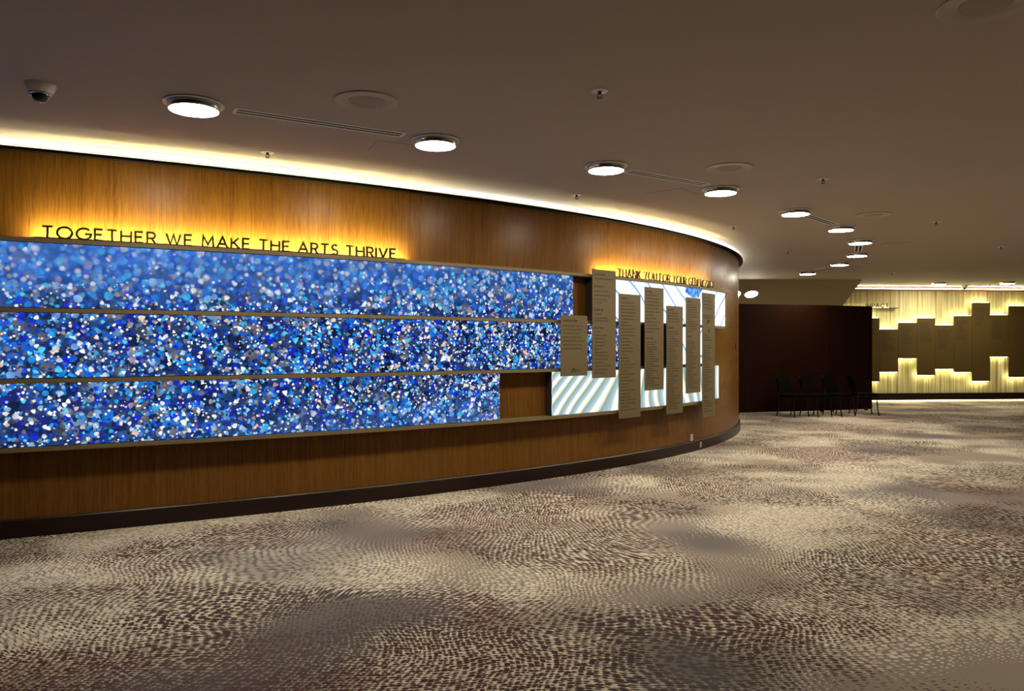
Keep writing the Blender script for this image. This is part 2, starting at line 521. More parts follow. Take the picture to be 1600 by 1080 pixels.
# ------------------------------------------------------------ the plan: curved wall and far wall
class Curve:
    """the curved wall's foot in plan; n points at the room"""
    def __init__(self):
        self.ds = 0.01; self.s0 = -7.0; self.s1 = 15.5
        x0, y0, a, b, c, e = -4.12617308, 6.14867684, 0.456082993, 0.0302730885, 0.00202390986, 0.0000931511931
        th = lambda s: max(0.12, a + b * s + c * s * s + e * s ** 3)
        N = int(round((self.s1 - self.s0) / self.ds))
        i0 = int(round(-self.s0 / self.ds))
        self.P = [None] * (N + 1)
        x, y = x0, y0
        for i in range(i0, N + 1):
            s = self.s0 + i * self.ds; self.P[i] = (x, y, th(s))
            x += math.cos(th(s)) * self.ds; y += math.sin(th(s)) * self.ds
        x, y = x0, y0
        for i in range(i0 - 1, -1, -1):
            s = self.s0 + i * self.ds
            x -= math.cos(th(s)) * self.ds; y -= math.sin(th(s)) * self.ds
            self.P[i] = (x, y, th(s))

    def frame(self, s):
        f = (s - self.s0) / self.ds
        i = max(0, min(len(self.P) - 2, int(f))); t = f - i
        a, b = self.P[i], self.P[i + 1]
        return tuple(a[k] * (1 - t) + b[k] * t for k in range(3))

    def pt(self, s, off, z):
        x, y, th = self.frame(s)
        return Vector((x + math.sin(th) * off, y - math.cos(th) * off, z))

    def at(self, px, off=0.0):
        lo, hi = -6.0, 11.6
        for _ in range(50):
            mid = (lo + hi) / 2
            p = self.pt(mid, off, 0)
            u = 800 + FPX * p.x / p.y if p.y > 0.2 else -9999
            if u < px: lo = mid
            else: hi = mid
        return (lo + hi) / 2


class Line:
    def __init__(self, a, d):
        self.a = Vector((a[0], a[1], 0)); self.d = Vector((d[0], d[1], 0)).normalized()
        self.th = math.atan2(self.d.y, self.d.x)
        self.n = Vector((self.d.y, -self.d.x, 0))

    def frame(self, s):
        p = self.a + self.d * s
        return (p.x, p.y, self.th)

    def pt(self, s, off, z):
        p = self.a + self.d * s + self.n * off
        return Vector((p.x, p.y, z))

    def at(self, px, off=0.0):
        # (a + d s + n off) on the ray of column px
        k = (px - 800) / FPX
        o = self.a + self.n * off
        return (k * o.y - o.x) / (self.d.x - k * self.d.y)


W = Curve()
FW = Line((9.96, 21.2), (4.44, 0.40))


def sweep(path, s0, s1, prof, step=0.1, bm=None, caps=True):
    """sweep a closed profile of (off, z) along a plan path; uv = (along, round/up)"""
    bm = bm or bmesh.new()
    l = bm.loops.layers.uv.verify()
    n = max(1, int(math.ceil((s1 - s0) / step)))
    rings = []
    for i in range(n + 1):
        s = s0 + (s1 - s0) * i / n
        rings.append((s, [bm.verts.new(path.pt(s, o_, z)) for o_, z in prof]))
    m = len(prof)
    for (sa, A), (sb, B_) in zip(rings, rings[1:]):
        for k in range(m):
            k2 = (k + 1) % m
            f = bm.faces.new((A[k], B_[k], B_[k2], A[k2]))
            va, vb = prof[k][1], prof[k2][1]
            if abs(va - vb) < 1e-6: va, vb = va + prof[k][0], vb + prof[k2][0]
            for lp, t in zip(f.loops, ((sa, va), (sb, va), (sb, vb), (sa, vb))): lp[l].uv = t
    if caps:
        for (s, R) in (rings[0], rings[-1]):
            f = bm.faces.new(R)
            for lp, (o_, z) in zip(f.loops, prof): lp[l].uv = (s + o_, z)
    return bm


def rect(o0, o1, z0, z1):
    return [(o0, z0), (o1, z0), (o1, z1), (o0, z1)]


def ceil_at(px, py, z=None):
    z = ZC if z is None else z
    Y = (z - HC) * FPX / (HOR - py)
    return ((px - 800) / FPX * Y, Y)


def floor_at(px, py):
    Y = HC * FPX / (py - HOR)
    return ((px - 800) / FPX * Y, Y)


# ------------------------------------------------------------ structure
bm = bmesh.new(); add_box(bm, -12, 22, -8, 26, -0.1, 0.0)
tag(obj('floor', bm, M['carpet'], origin=(0, 0, 0)), kind='structure')
bm = bmesh.new(); add_box(bm, -12, 22, -8, 26, ZC, ZC + 0.15)
tag(obj('ceiling', bm, M['paint'], origin=(0, 0, ZC)), kind='structure')

WALL_TOP = 3.125
tag(obj('wall_left', sweep(W, -6.9, 15.4, rect(-0.25, 0.0, 0.0, WALL_TOP), 0.08), M['wood'], origin=(0, 0, 0), smooth=30), kind='structure')
tag(obj('baseboard_left', sweep(W, -6.9, 15.4, [(0.0, 0.0), (0.028, 0.0), (0.028, 0.140), (0.020, 0.150), (0.0, 0.150)], 0.08),
        M['skirting'], origin=(0, 0, 0), smooth=30), kind='structure')
# lip of the light cove on top of the wall, its back board and the strip lying in it
tag(obj('trim_1', sweep(W, -6.9, 15.4, [(-0.25, WALL_TOP), (0.075, WALL_TOP), (0.075, WALL_TOP + 0.024), (0.060, WALL_TOP + 0.024), (0.060, WALL_TOP + 0.006), (-0.25, WALL_TOP + 0.006)], 0.08), M['lip'], origin=(0, 0, 0)), kind='structure')
tag(obj('trim_2', sweep(W, -6.9, 15.4, rect(-0.25, -0.23, WALL_TOP + 0.006, ZC), 0.1), M['white'], origin=(0, 0, 0)), kind='structure')
cl = obj('cove_light', sweep(W, -6.9, 15.0, rect(-0.10, -0.06, WALL_TOP + 0.007, WALL_TOP + 0.014), 0.15), M['cove'])
tag(cl, 'long warm white light strip hidden on top of the curved wood wall', 'light')

# far wall
FT = 3.125
tag(obj('wall_far', sweep(FW, -9.0, 9.5, rect(-0.15, 0.0, 0.0, FT - 0.05), 0.5), M['fluted'], origin=(0, 0, 0)), kind='structure')
tag(obj('trim_3', sweep(FW, -9.0, 9.5, rect(-0.15, 0.05, FT - 0.05, FT), 1.0), M['trimwood'], origin=(0, 0, 0)), kind='structure')
tag(obj('trim_4', sweep(FW, -9.0, 9.5, rect(-0.62, -0.58, FT - 0.3, ZC), 1.0), M['white'], origin=(0, 0, 0)), kind='structure')
tag(obj('baseboard_far', sweep(FW, -9.0, 9.5, rect(0.0, 0.10, 0.055, 0.245), 1.0), M['skirting'], origin=(0, 0, 0)), kind='structure')
tag(obj('cove_light', sweep(FW, -2.0, 9.0, rect(-0.12, -0.07, FT, FT + 0.015), 1.0), M['far_cove']),
    'long light strip on top of the far fluted cream wall', 'light')
tag(obj('toe_light', sweep(FW, -2.0, 9.0, rect(0.02, 0.05, 0.035, 0.05), 1.0), M['toe']),
    'light strip glowing under the dark baseboard of the far wall', 'light')
# enclosing walls the photo does not show
for nm, a in (('wall_right', (20.0, 20.2, -8, 26, 0, ZC)), ('wall_back', (-12, 22, -7.2, -7.0, 0, ZC)), ('wall_side', (-11.2, -11.0, -8, 26, 0, ZC))):
    bm = bmesh.new(); add_box(bm, *a)
    tag(obj(nm, bm, M['divider']), kind='structure')

# sloping soffit in the back corner
bm = bmesh.new()
prof = [(19.3, ZC), (20.45, ZC - 0.613), (21.0, ZC - 0.613), (21.0, ZC)]
A = [bm.verts.new((2.0, y, z)) for y, z in prof]; B_ = [bm.verts.new((8.80, y, z)) for y, z in prof]
for k in range(4): bm.faces.new((A[k], A[(k + 1) % 4], B_[(k + 1) % 4], B_[k]))
bm.faces.new(A); bm.faces.new(B_[::-1])
tag(obj('wall_soffit', bm, M['soffit_paint'], origin=(0, 0, 0)), kind='structure')

# ------------------------------------------------------------ ledges, screens
LD = 0.15
ZL = [2.400, 1.837, 1.270, 0.722]
s_left = -3.0
s_end_top = W.at(1143, LD); s_end_mid = W.at(1128, LD); s_end_low = W.at(1122, LD)
ledge_info = [
    ('bronze ledge along the top of the video screens carrying the backlit letters', s_left, W.at(1140, LD)),
    ('thin bronze ledge between the upper and middle rows of video screens', s_left, W.at(1134, LD)),
    ('thin bronze ledge between the middle and lower rows of video screens', s_left, W.at(1119, LD)),
    ('bronze ledge along the bottom of the lowest row of video screens', s_left, W.at(1098, LD)),
]
ledges = []
for (lab, a, b), z in zip(ledge_info, ZL):
    o_ = obj('display_ledge', sweep(W, a, b, rect(0.0, LD, z - 0.017, z + 0.017), 0.08), M['bronze'])
    tag(o_, lab, 'ledge', 'bronze ledges of the video wall')
    ledges.append(o_)


def led_on(ledge, s0, s1, z, mat):
    # the strip is tilted towards the wall; a dark channel shields it from the room
    bm = sweep(W, s0, s1, [(0.0755, z + 0.0003), (0.0865, z + 0.010), (0.0868, z + 0.0095), (0.0765, z)], 0.1)
    o_ = obj('led_strip', bm, mat, ledge, origin=tuple(ledge.location))
    o_.location = (0, 0, 0)
    bm = sweep(W, s0, s1, [(0.0872, z), (0.094, z), (0.094, z + 0.016), (0.0872, z + 0.016)], 0.1)
    o_ = obj('light_channel', bm, M['dark_edge'], ledge, origin=tuple(ledge.location))
    o_.location = (0, 0, 0)


led_on(ledges[0], W.at(52, 0.08), W.at(632, 0.08), ZL[0] + 0.017, M['sign_led'])
led_on(ledges[0], W.at(936, 0.08), W.at(1112, 0.08), ZL[0] + 0.017, M['sign_led'])


def screen(name, label, s0, s1, z0, z1, mat):
    loc = W.pt((s0 + s1) / 2, 0.0, z0)
    t = thing(name, label, 'screen', loc, 'video screens on the curved wall')
    bm = sweep(W, s0, s1, rect(0.0, LD - 0.035, z0, z1), 0.08)
    o_ = obj('casing', bm, M['dark_edge'], t, origin=tuple(loc)); o_.location = (0, 0, 0)
    bm = sweep(W, s0 + 0.002, s1 - 0.002, rect(LD - 0.035, LD - 0.028, z0 + 0.006, z1 - 0.004), 0.08)
    o_ = obj('display', bm, mat, t, origin=tuple(loc)); o_.location = (0, 0, 0)
    return t


OD = LD - 0.028
rows = [(ZL[1] + 0.017, ZL[0] - 0.017), (ZL[2] + 0.017, ZL[1] - 0.017), (ZL[3] + 0.017, ZL[2] - 0.017)]
screen('video_screen', 'longest upper row screen of soft blurred blue crystals under the long lettering', s_left, W.at(895.5, OD), *rows[0], M['crystal'])
screen('video_screen', 'middle row screen of blue and white crystals reaching behind the tall plaques', s_left, W.at(966.5, OD), *rows[1], M['crystal'])
screen('video_screen', 'lowest blue crystal screen, ending left of the empty wood bay', s_left, W.at(781, OD), *rows[2], M['crystal'])
screen('video_screen', 'upper right glaring white screen with thin blue streaks behind the plaques', W.at(926, OD), W.at(1133, OD), *rows[0], M['ribbons_white'])
screen('video_screen', 'short middle white screen seen only in slits between the last plaques', W.at(1063, OD), W.at(1103, OD), *rows[1], M['ribbons_white'])
screen('video_screen', 'lower right screen of pale ribbon stripes with yellow edges', W.at(862.5, OD), W.at(1123, OD), *rows[2], M['ribbons'])
screen('video_screen', 'dark switched off middle screen seen in slits between plaques', W.at(968, OD), W.at(1061, OD), *rows[1], M['black'])

# ------------------------------------------------------------ stroke letters
def arc(cx, cy, rx, ry, a0, a1, n=22):
    return [(cx + rx * math.cos(math.radians(a0 + (a1 - a0) * i / n)), cy + ry * math.sin(math.radians(a0 + (a1 - a0) * i / n))) for i in range(n + 1)]


GLYPH = {
    'T': (0.66, [[(0, 1), (0.66, 1)], [(0.33, 1), (0.33, 0)]]),
    'O': (0.98, [arc(0.49, 0.5, 0.49, 0.5, 0, 360, 40)]),
    'G': (0.92, [arc(0.48, 0.5, 0.48, 0.5, 42, 360, 36) + [(0.56, 0.5)]]),
    'E': (0.54, [[(0.54, 1), (0, 1), (0, 0), (0.54, 0)], [(0, 0.52), (0.48, 0.52)]]),
    'H': (0.70, [[(0, 0), (0, 1)], [(0.70, 0), (0.70, 1)], [(0, 0.52), (0.70, 0.52)]]),
    'R': (0.58, [[(0, 0), (0, 1), (0.30, 1)] + arc(0.30, 0.73, 0.26, 0.27, 90, -90, 16) + [(0, 0.46)], [(0.30, 0.46), (0.58, 0)]]),
    'W': (1.06, [[(0, 1), (0.28, 0), (0.53, 0.92), (0.78, 0), (1.06, 1)]]),
    'M': (0.84, [[(0, 0), (0.06, 1), (0.42, 0.22), (0.78, 1), (0.84, 0)]]),
    'A': (0.80, [[(0, 0), (0.40, 1), (0.80, 0)], [(0.14, 0.34), (0.66, 0.34)]]),
    'K': (0.62, [[(0, 0), (0, 1)], [(0.58, 1), (0.02, 0.42)], [(0.20, 0.60), (0.62, 0)]]),
    'S': (0.54, [arc(0.28, 0.745, 0.235, 0.255, 38, 262, 18) + arc(0.27, 0.245, 0.265, 0.245, 80, -145, 18)]),
    'I': (0.02, [[(0, 0), (0, 1)]]),
    'V': (0.76, [[(0, 1), (0.38, 0), (0.76, 1)]]),
    'N': (0.72, [[(0, 0), (0, 1), (0.72, 0), (0.72, 1)]]),
    'Y': (0.72, [[(0, 1), (0.36, 0.46), (0.72, 1)], [(0.36, 0.46), (0.36, 0)]]),
    'U': (0.66, [[(0, 1), (0, 0.33)] + arc(0.33, 0.33, 0.33, 0.33, 180, 360, 18) + [(0.66, 1)]]),
    'F': (0.50, [[(0.50, 1), (0, 1), (0, 0)], [(0, 0.52), (0.44, 0.52)]]),
    'P': (0.56, [[(0, 0), (0, 1), (0.30, 1)] + arc(0.30, 0.72, 0.26, 0.28, 90, -90, 16) + [(0, 0.44)]]),
    'C': (0.90, [arc(0.48, 0.5, 0.48, 0.5, 42, 318, 34)]),
}
GAP = 0.30
SPACE = 0.50


def ribbon(bm, pts, th, depth, tf):
    """stroke of width th and thickness depth; tf maps (x, z, d) to a point"""
    P = []
    for p in pts:
        q_ = Vector((p[0], p[1]))
        if not P or (q_ - P[-1]).length > 1e-5: P.append(q_)
    closed = (P[0] - P[-1]).length < 1e-5
    if closed: P = P[:-1]
    n = len(P)
    L, R = [], []
    for i in range(n):
        pv = P[i - 1] if (i > 0 or closed) else None
        nx = P[(i + 1) % n] if (i < n - 1 or closed) else None
        d1 = (P[i] - pv).normalized() if pv is not None else None
        d2 = (nx - P[i]).normalized() if nx is not None else None
        if d1 is None: nn = Vector((-d2.y, d2.x)); k = 1
        elif d2 is None: nn = Vector((-d1.y, d1.x)); k = 1
        else:
            nn = Vector((-(d1 + d2).y, (d1 + d2).x))
            if nn.length < 1e-4: nn = Vector((-d1.y, d1.x))
            nn.normalize()
            k = min(2.4, 1 / max(0.3, abs(nn.dot(Vector((-d1.y, d1.x))))))
        L.append(P[i] + nn * th / 2 * k); R.append(P[i] - nn * th / 2 * k)
    fl = [bm.verts.new(tf(p.x, p.y, depth)) for p in L]; fr = [bm.verts.new(tf(p.x, p.y, depth)) for p in R]
    bl = [bm.verts.new(tf(p.x, p.y, 0)) for p in L]; br = [bm.verts.new(tf(p.x, p.y, 0)) for p in R]
    for i in range(n if closed else n - 1):
        j = (i + 1) % n
        bm.faces.new((fl[i], fl[j], fr[j], fr[i])); bm.faces.new((bl[i], br[i], br[j], bl[j]))
        bm.faces.new((fl[i], bl[i], bl[j], fl[j])); bm.faces.new((fr[i], fr[j], br[j], br[i]))
    if not closed:
        bm.faces.new((fl[0], fr[0], br[0], bl[0])); bm.faces.new((fl[-1], bl[-1], br[-1], fr[-1]))


def sign(path, text, s0, s1, z, h, off, depth, th, label, mat, cat='sign'):
    x = 0; pos = []
    for ch in text:
        if ch == ' ': x += SPACE; continue
        pos.append((ch, x)); x += GLYPH[ch][0] + GAP
    total = x - GAP
    k = (s1 - s0) / total
    base = path.pt((s0 + s1) / 2, off, z)
    t = thing('lettered_sign', label, cat, base)
    for ch, px in pos:
        wd = GLYPH[ch][0]
        sm = s0 + (px + wd / 2) * k
        fx, fy, fth = path.frame(sm)
        bm = bmesh.new()
        tv = Vector((math.cos(fth), math.sin(fth), 0)); nv = Vector((math.sin(fth), -math.cos(fth), 0))
        org = path.pt(sm, off, z)
        tf = lambda a, b, d, tv=tv, nv=nv, org=org, wd=wd: org + tv * (a - wd / 2) * k + nv * d + Vector((0, 0, b * (h - th) + th / 2))
        for st in GLYPH[ch][1]:
            # widths are given in letter space, so draw the stroke there
            P = [((a - wd / 2) * k, b * (h - th) + th / 2) for a, b in st]
            tf2 = lambda a, b, d, tv=tv, nv=nv, org=org: org + tv * a + nv * d + Vector((0, 0, b))
            ribbon(bm, P, th, depth, tf2)
        o_ = obj('letter', bm, mat, t, origin=tuple(org))
        o_.location = org - base
    return t


ZS = ZL[0] + 0.0172
sign(W, 'TOGETHER WE MAKE THE ARTS THRIVE', W.at(66, 0.12), W.at(618, 0.12), ZS, 0.108, 0.108, 0.016, 0.0165,
     'long row of slim dark backlit capitals reading TOGETHER WE MAKE THE ARTS THRIVE', M['letter'])
sign(W, 'THANK YOU FOR YOUR GENEROSITY', W.at(967, 0.12), W.at(1115.5, 0.12), ZS, 0.112, 0.100, 0.014, 0.0135,
     'row of backlit capitals reading THANK YOU FOR YOUR GENEROSITY above the white screen', M['letter'])

# ------------------------------------------------------------ donor plaques in front of the screens
PO = 0.215


def plaque(px0, px1, ty, by, label, lines, logo=False, mark=False):
    s0, s1 = W.at(px0, PO), W.at(px1, PO)
    sm = (s0 + s1) / 2
    c = W.pt(sm, PO, 0)
    zt = HC + (HOR - ty) * c.y / FPX
    zb = HC + (HOR - by) * c.y / FPX
    fx, fy, fth = W.frame(sm)
    tv = Vector((math.cos(fth), math.sin(fth), 0)); nv = Vector((math.sin(fth), -math.cos(fth), 0))
    hw = (s1 - s0) / 2 * (1 + 0.0)
    base = W.pt(sm, PO, zb)
    t = thing('donor_plaque', label, 'plaque', base, 'donor plaques before the screens')
    loc = lambda a, d, z: tv * a + nv * d + Vector((0, 0, z))
    H = zt - zb

    def lbox(bm, a0, a1, d0, d1, z0, z1, bev=0.0):
        from mathutils import Matrix
        mt = Matrix(((tv.x, nv.x, 0, 0), (tv.y, nv.y, 0, 0), (0, 0, 1, 0), (0, 0, 0, 1)))
        add_box(bm, a0, a1, d0, d1, z0, z1, bev, mt)
    bm = bmesh.new(); lbox(bm, -hw, hw, -0.012, 0.0, 0, H, 0.002)
    obj('panel', bm, M['plaque'], t)
    for z in (ZL[0], ZL[1], ZL[2], ZL[3]):
        if zb + 0.02 < z < zt - 0.02:
            for a in (-hw * 0.6, hw * 0.6):
                bm = bmesh.new(); lbox(bm, a - 0.01, a + 0.01, -(PO - LD), -0.012, z - zb - 0.01, z - zb + 0.01)
                obj('standoff', bm, M['bronze'], t)
    bm = bmesh.new()
    rr = random.Random(int(px0))
    x0 = -hw + 0.035
    for (y, ln, bold) in lines:
        z = H - (y - ty) / (by - ty) * H
        hgt = 0.024 if bold else 0.0140
        a = x0
        end = x0 + (2 * hw - 0.07) * ln
        while a < end - 0.01:        # words made of letter-sized marks
            nl = rr.randint(2, 8)
            for _ in range(nl):
                if a > end: break
                lw = hgt * rr.uniform(0.45, 0.7)
                k = rr.random()
                q = [(a, z - hgt / 2), (a + lw * 0.40, z - hgt / 2), (a + lw * 0.40, z + hgt / 2), (a, z + hgt / 2)]
                bm.faces.new([bm.verts.new(loc(p, 0.0008, zz)) for p, zz in q])
                zz0 = z + hgt * rr.choice((-0.45, -0.05, 0.25))
                bm.faces.new([bm.verts.new(loc(p, 0.0008, zz)) for p, zz in [(a, zz0), (a + lw * 0.8, zz0), (a + lw * 0.8, zz0 + hgt * 0.36), (a, zz0 + hgt * 0.36)]])
                a += lw * 1.25
            a += hgt * 0.5
    obj('lettering', bm, M['ink'], t)
    if logo:
        bm = bmesh.new()
        cz = H - (579 - ty) / (by - ty) * H
        ribbon(bm, [(-0.035, cz - 0.02), (-0.035, cz)] + arc(-0.015, cz, 0.020, 0.020, 180, 0, 12) + [(0.005, cz - 0.02)], 0.012, 0.0015,
               lambda a, b, d: loc(a, 0.0005 + d, b))
        for k, (w0, w1) in enumerate(((0.02, 0.055), (0.02, 0.10))):
            zz = cz + 0.012 - k * 0.020
            bm.faces.new([bm.verts.new(loc(a, 0.0012, z2)) for a, z2 in ((w0, zz - 0.003), (w1, zz - 0.003), (w1, zz + 0.003), (w0, zz + 0.003))])
        obj('logo', bm, M['ink'], t)
    if mark:
        bm = bmesh.new(); cz = H - (503 - ty) / (by - ty) * H
        ribbon(bm, [(-0.075, cz - 0.03), (-0.055, cz + 0.03), (-0.035, cz - 0.03)], 0.010, 0.0015, lambda a, b, d: loc(a, 0.0005 + d, b))
        ribbon(bm, arc(0.005, cz + 0.01, 0.016, 0.016, 0, 360, 16), 0.008, 0.0015, lambda a, b, d: loc(a, 0.0005 + d, b))
        obj('logo', bm, M['ink'], t)
        bm = bmesh.new(); cz = H - (516 - ty) / (by - ty) * H
        ribbon(bm, [(-0.01, cz - 0.022), (0.002, cz + 0.022), (0.014, cz - 0.022), (-0.01, cz - 0.022)], 0.010, 0.0015, lambda a, b, d: loc(a, 0.0005 + d, b))
        obj('logo', bm, M['ink'], t)
    return t


def lines(spec):
    """spec: heading rows h(y, len) and runs (y0, y1, count)"""
    out = []
    rr = random.Random(5)
    for s in spec:
        if s[0] == 'h': out.append((s[1], s[2], True))
        else:
            _, y0, y1, n = s
            for i in range(n): out.append((y0 + (y1 - y0) * i / max(1, n - 1), rr.uniform(0.38, 0.85), False))
    return out


plaque(876, 918, 493, 587.5, 'short taupe plaque with one paragraph and a small logo, leftmost of the plaques',
       [(501.5, 0.62, True)] + [(509.5 + 5.9 * i, l, False) for i, l in enumerate((0.88, 0.9, 0.76, 0.86, 0.95, 0.86, 0.84))], True)
plaque(925.5, 962.5, 422, 590.5, 'tall plaque crossing the wood bay, with four bold headings, highest of all',
       [(430, 0.52, True), (436.5, 0.9, False), (448.5, 0.46, True), (456, 0.72, False), (462, 0.78, False), (469, 0.68, False), (473.5, 0.36, False),
        (485, 0.44, True), (491.5, 0.34, False), (497.5, 0.72, False), (501.5, 0.74, False), (513, 0.44, True)] +
       [(519 + 5.3 * i, l, False) for i, l in enumerate((0.3, 0.6, 0.5, 0.6, 0.52, 0.36, 0.7, 0.72, 0.72, 0.48, 0.8, 0.66, 0.5))])
plaque(967, 1001, 460, 653, 'longest plaque, hanging below the bottom ledge beside the striped screen',
       lines([('h', 467.5, 0.34), ('r', 474, 640, 34)]))
plaque(1007.5, 1037, 449.5, 609.5, 'plaque with two headings ending above the striped screen, left of two equal ones',
       lines([('h', 456.5, 0.34), ('r', 462, 519, 12), ('h', 529, 0.36), ('r', 535, 602, 19)]))
plaque(1041.5, 1067, 478.5, 646, 'long plaque with the lowest top edge, hanging below the bottom ledge',
       lines([('h', 485, 0.4), ('r', 490, 503, 4), ('h', 512.5, 0.44), ('r', 518, 638, 32)]))
plaque(1072, 1094.5, 465.5, 614, 'narrow plaque second from the right end, ending over the pale screen',
       lines([('h', 472, 0.4), ('r', 477, 518, 12), ('h', 526, 0.36), ('r', 534, 606, 22)]))
plaque(1097.5, 1117, 458.5, 651, 'narrowest rightmost plaque, hanging below the bottom ledge',
       lines([('r', 466, 482, 4), ('r', 494, 497, 2), ('r', 524, 532, 3), ('r', 540, 612, 20), ('h', 620, 0.4), ('r', 626, 642, 5)]), mark=True)

# ------------------------------------------------------------ downlights
def make_downlight(label, loc, group):
    t = thing('downlight', label, 'ceiling light', loc, group)
    R = 0.200
    bm = bmesh.new(); add_lathe(bm, [(0.168, -0.0), (R - 0.004, -0.0), (R, -0.004), (R, -0.009), (R - 0.006, -0.013), (0.172, -0.008), (0.168, -0.0)], 56)
    obj('trim_ring', bm, M['rimmetal'], t, smooth=40)
    bm = bmesh.new(); add_lathe(bm, [(0.160, -0.002), (0.170, -0.002), (0.170, -0.046), (0.167, -0.050), (0.160, -0.050), (0.160, -0.002)], 56)
    obj('drum', bm, M['chrome'], t, smooth=40)
    bm = bmesh.new(); add_lathe(bm, [(0.1595, -0.040), (0.1595, -0.050), (0.12, -0.0545), (0.06, -0.057), (0, -0.058)], 56)
    obj('diffuser', bm, M['disc'], t, smooth=60)
    return t


GL = 'round downlights following the curved wall'
OTHER = [(4.6, 2.6), (6.6, 4.6), (8.6, 7.0), (10.0, 9.4), (9.6, 11.8)]   # same lamps added right of the frame, unseen, to light the floor there
LIGHTS = [
    ((303, 161.5), 'largest round glowing downlight, right of the dome camera', GL),
    ((680.5, 219), 'round downlight at the right end of the longest ceiling slot', GL),
    ((947, 259), 'round downlight at the left end of the middle ceiling slot', GL),
    ((1126, 295.5), 'round downlight at the right end of the middle ceiling slot', GL),
    ((1243, 329.5), 'round downlight at the left end of the short diagonal ceiling slot', GL),
    ((1314, 355), 'round downlight at the right end of the short diagonal ceiling slot', GL),
    ((1344, 376), 'upper of the two downlights joined by a tiny upright slot', GL),
    ((1339, 396.5), 'lower of the two downlights joined by a tiny upright slot', GL),
    ((1312, 411), 'right one of the last two distant downlights before the sloped soffit', GL),
    ((1262, 425.5), 'smallest leftmost distant downlight before the sloped soffit', GL),
    ((1467, 442), 'left of two thin bright downlights above the far lit wall', 'downlights above the far lit wall'),
    ((1574, 441), 'right of two thin bright downlights above the far lit wall', 'downlights above the far lit wall'),
]
proto = None
for (p, lab, g) in LIGHTS:
    x, y = ceil_at(*p)
    if proto is None:
        proto = make_downlight(lab, (x, y, ZC), g); o_ = proto
    else:
        o_ = copy_tree(proto)
        o_['label'] = lab; o_['group'] = g
    o_.location = (x, y, ZC)
for k, (x, y) in enumerate(OTHER):
    o_ = copy_tree(proto)
    o_['label'] = 'unseen round ceiling downlight added to light the floor at the right'; o_['group'] = 'added downlights outside the frame'
    o_.location = (x, y, ZC)
# the two on the sloping soffit
slope = math.atan2(0.613, 1.15)
for px, lab in ((1173.5, 'oval looking downlight on the sloped soffit above the dark divider'), (1146.5, 'downlight on the sloped soffit mostly hidden behind the curved wall edge')):
    o_ = copy_tree(proto)
    o_['label'] = lab; o_['group'] = 'downlights on the sloped soffit'
    k = 0.613 / 1.15
    Y = (ZC - HC + k * 19.3) / ((HOR - 457.5) / FPX + k)
    o_.location = ((px - 800) / FPX * Y, Y, ZC - k * (Y - 19.3))
    o_.rotation_euler = (-slope, 0, 0)

# ------------------------------------------------------------ ceiling slots, speakers, sprinklers, camera domes
def vent(a, b, lab, width=0.135, pa=None):
    A_ = Vector(ceil_at(*a) + (ZC,)); B2 = Vector(ceil_at(*b) + (ZC,))
    d = B2 - A_; L = d.length; d.normalize(); n = Vector((-d.y, d.x, 0))
    mid = (A_ + B2) / 2
    t = thing('ceiling_slot_vent', lab, 'air vent', mid, 'slot vents between the downlights')
    from mathutils import Matrix
    mt = Matrix(((d.x, n.x, 0, 0), (d.y, n.y, 0, 0), (0, 0, 1, 0), (0, 0, 0, 1)))
    w2 = width / 2; bar = width * 0.17
    bm = bmesh.new()
    for y0, y1 in ((-w2, -w2 + bar), (-bar * 0.5, bar * 0.5), (w2 - bar, w2)):
        add_box(bm, -L / 2, L / 2, y0, y1, -0.004, 0.0, 0, mt)
    for x0, x1 in ((-L / 2 - bar, -L / 2), (L / 2, L / 2 + bar)):
        add_box(bm, x0, x1, -w2, w2, -0.004, 0.0, 0, mt)
    obj('frame', bm, M['white'], t)
    for y0, y1 in ((-w2 + bar, -bar * 0.5), (bar * 0.5, w2 - bar)):
        bm = bmesh.new(); add_box(bm, -L / 2, L / 2, y0, y1, -0.0015, 0.0, 0, mt)
        obj('slot', bm, M['slot'], t)
    return t


vent((370, 173), (627, 210.5), 'longest white ceiling slot vent between the two nearest downlights')
vent((982, 267.5), (1102, 288.5), 'medium white ceiling slot vent between two mid distance downlights')
vent((1256, 335.5), (1303, 350.5), 'short diagonal slot vent between two farther downlights')
vent((1342.5, 381), (1340.5, 393), 'tiny slot vent seen end on between two stacked downlights')
vent((1302, 415), (1275, 421.5), 'dark thin slot vent between the last two distant downlights')


def lathe_thing(name, parts, loc, lab, cat, group):
    t = thing(name, lab, cat, loc, group)
    for pn, prof, mat, n in parts:
        bm = bmesh.new(); add_lathe(bm, prof, n)
        obj(pn, bm, mat, t, smooth=40)
    return t


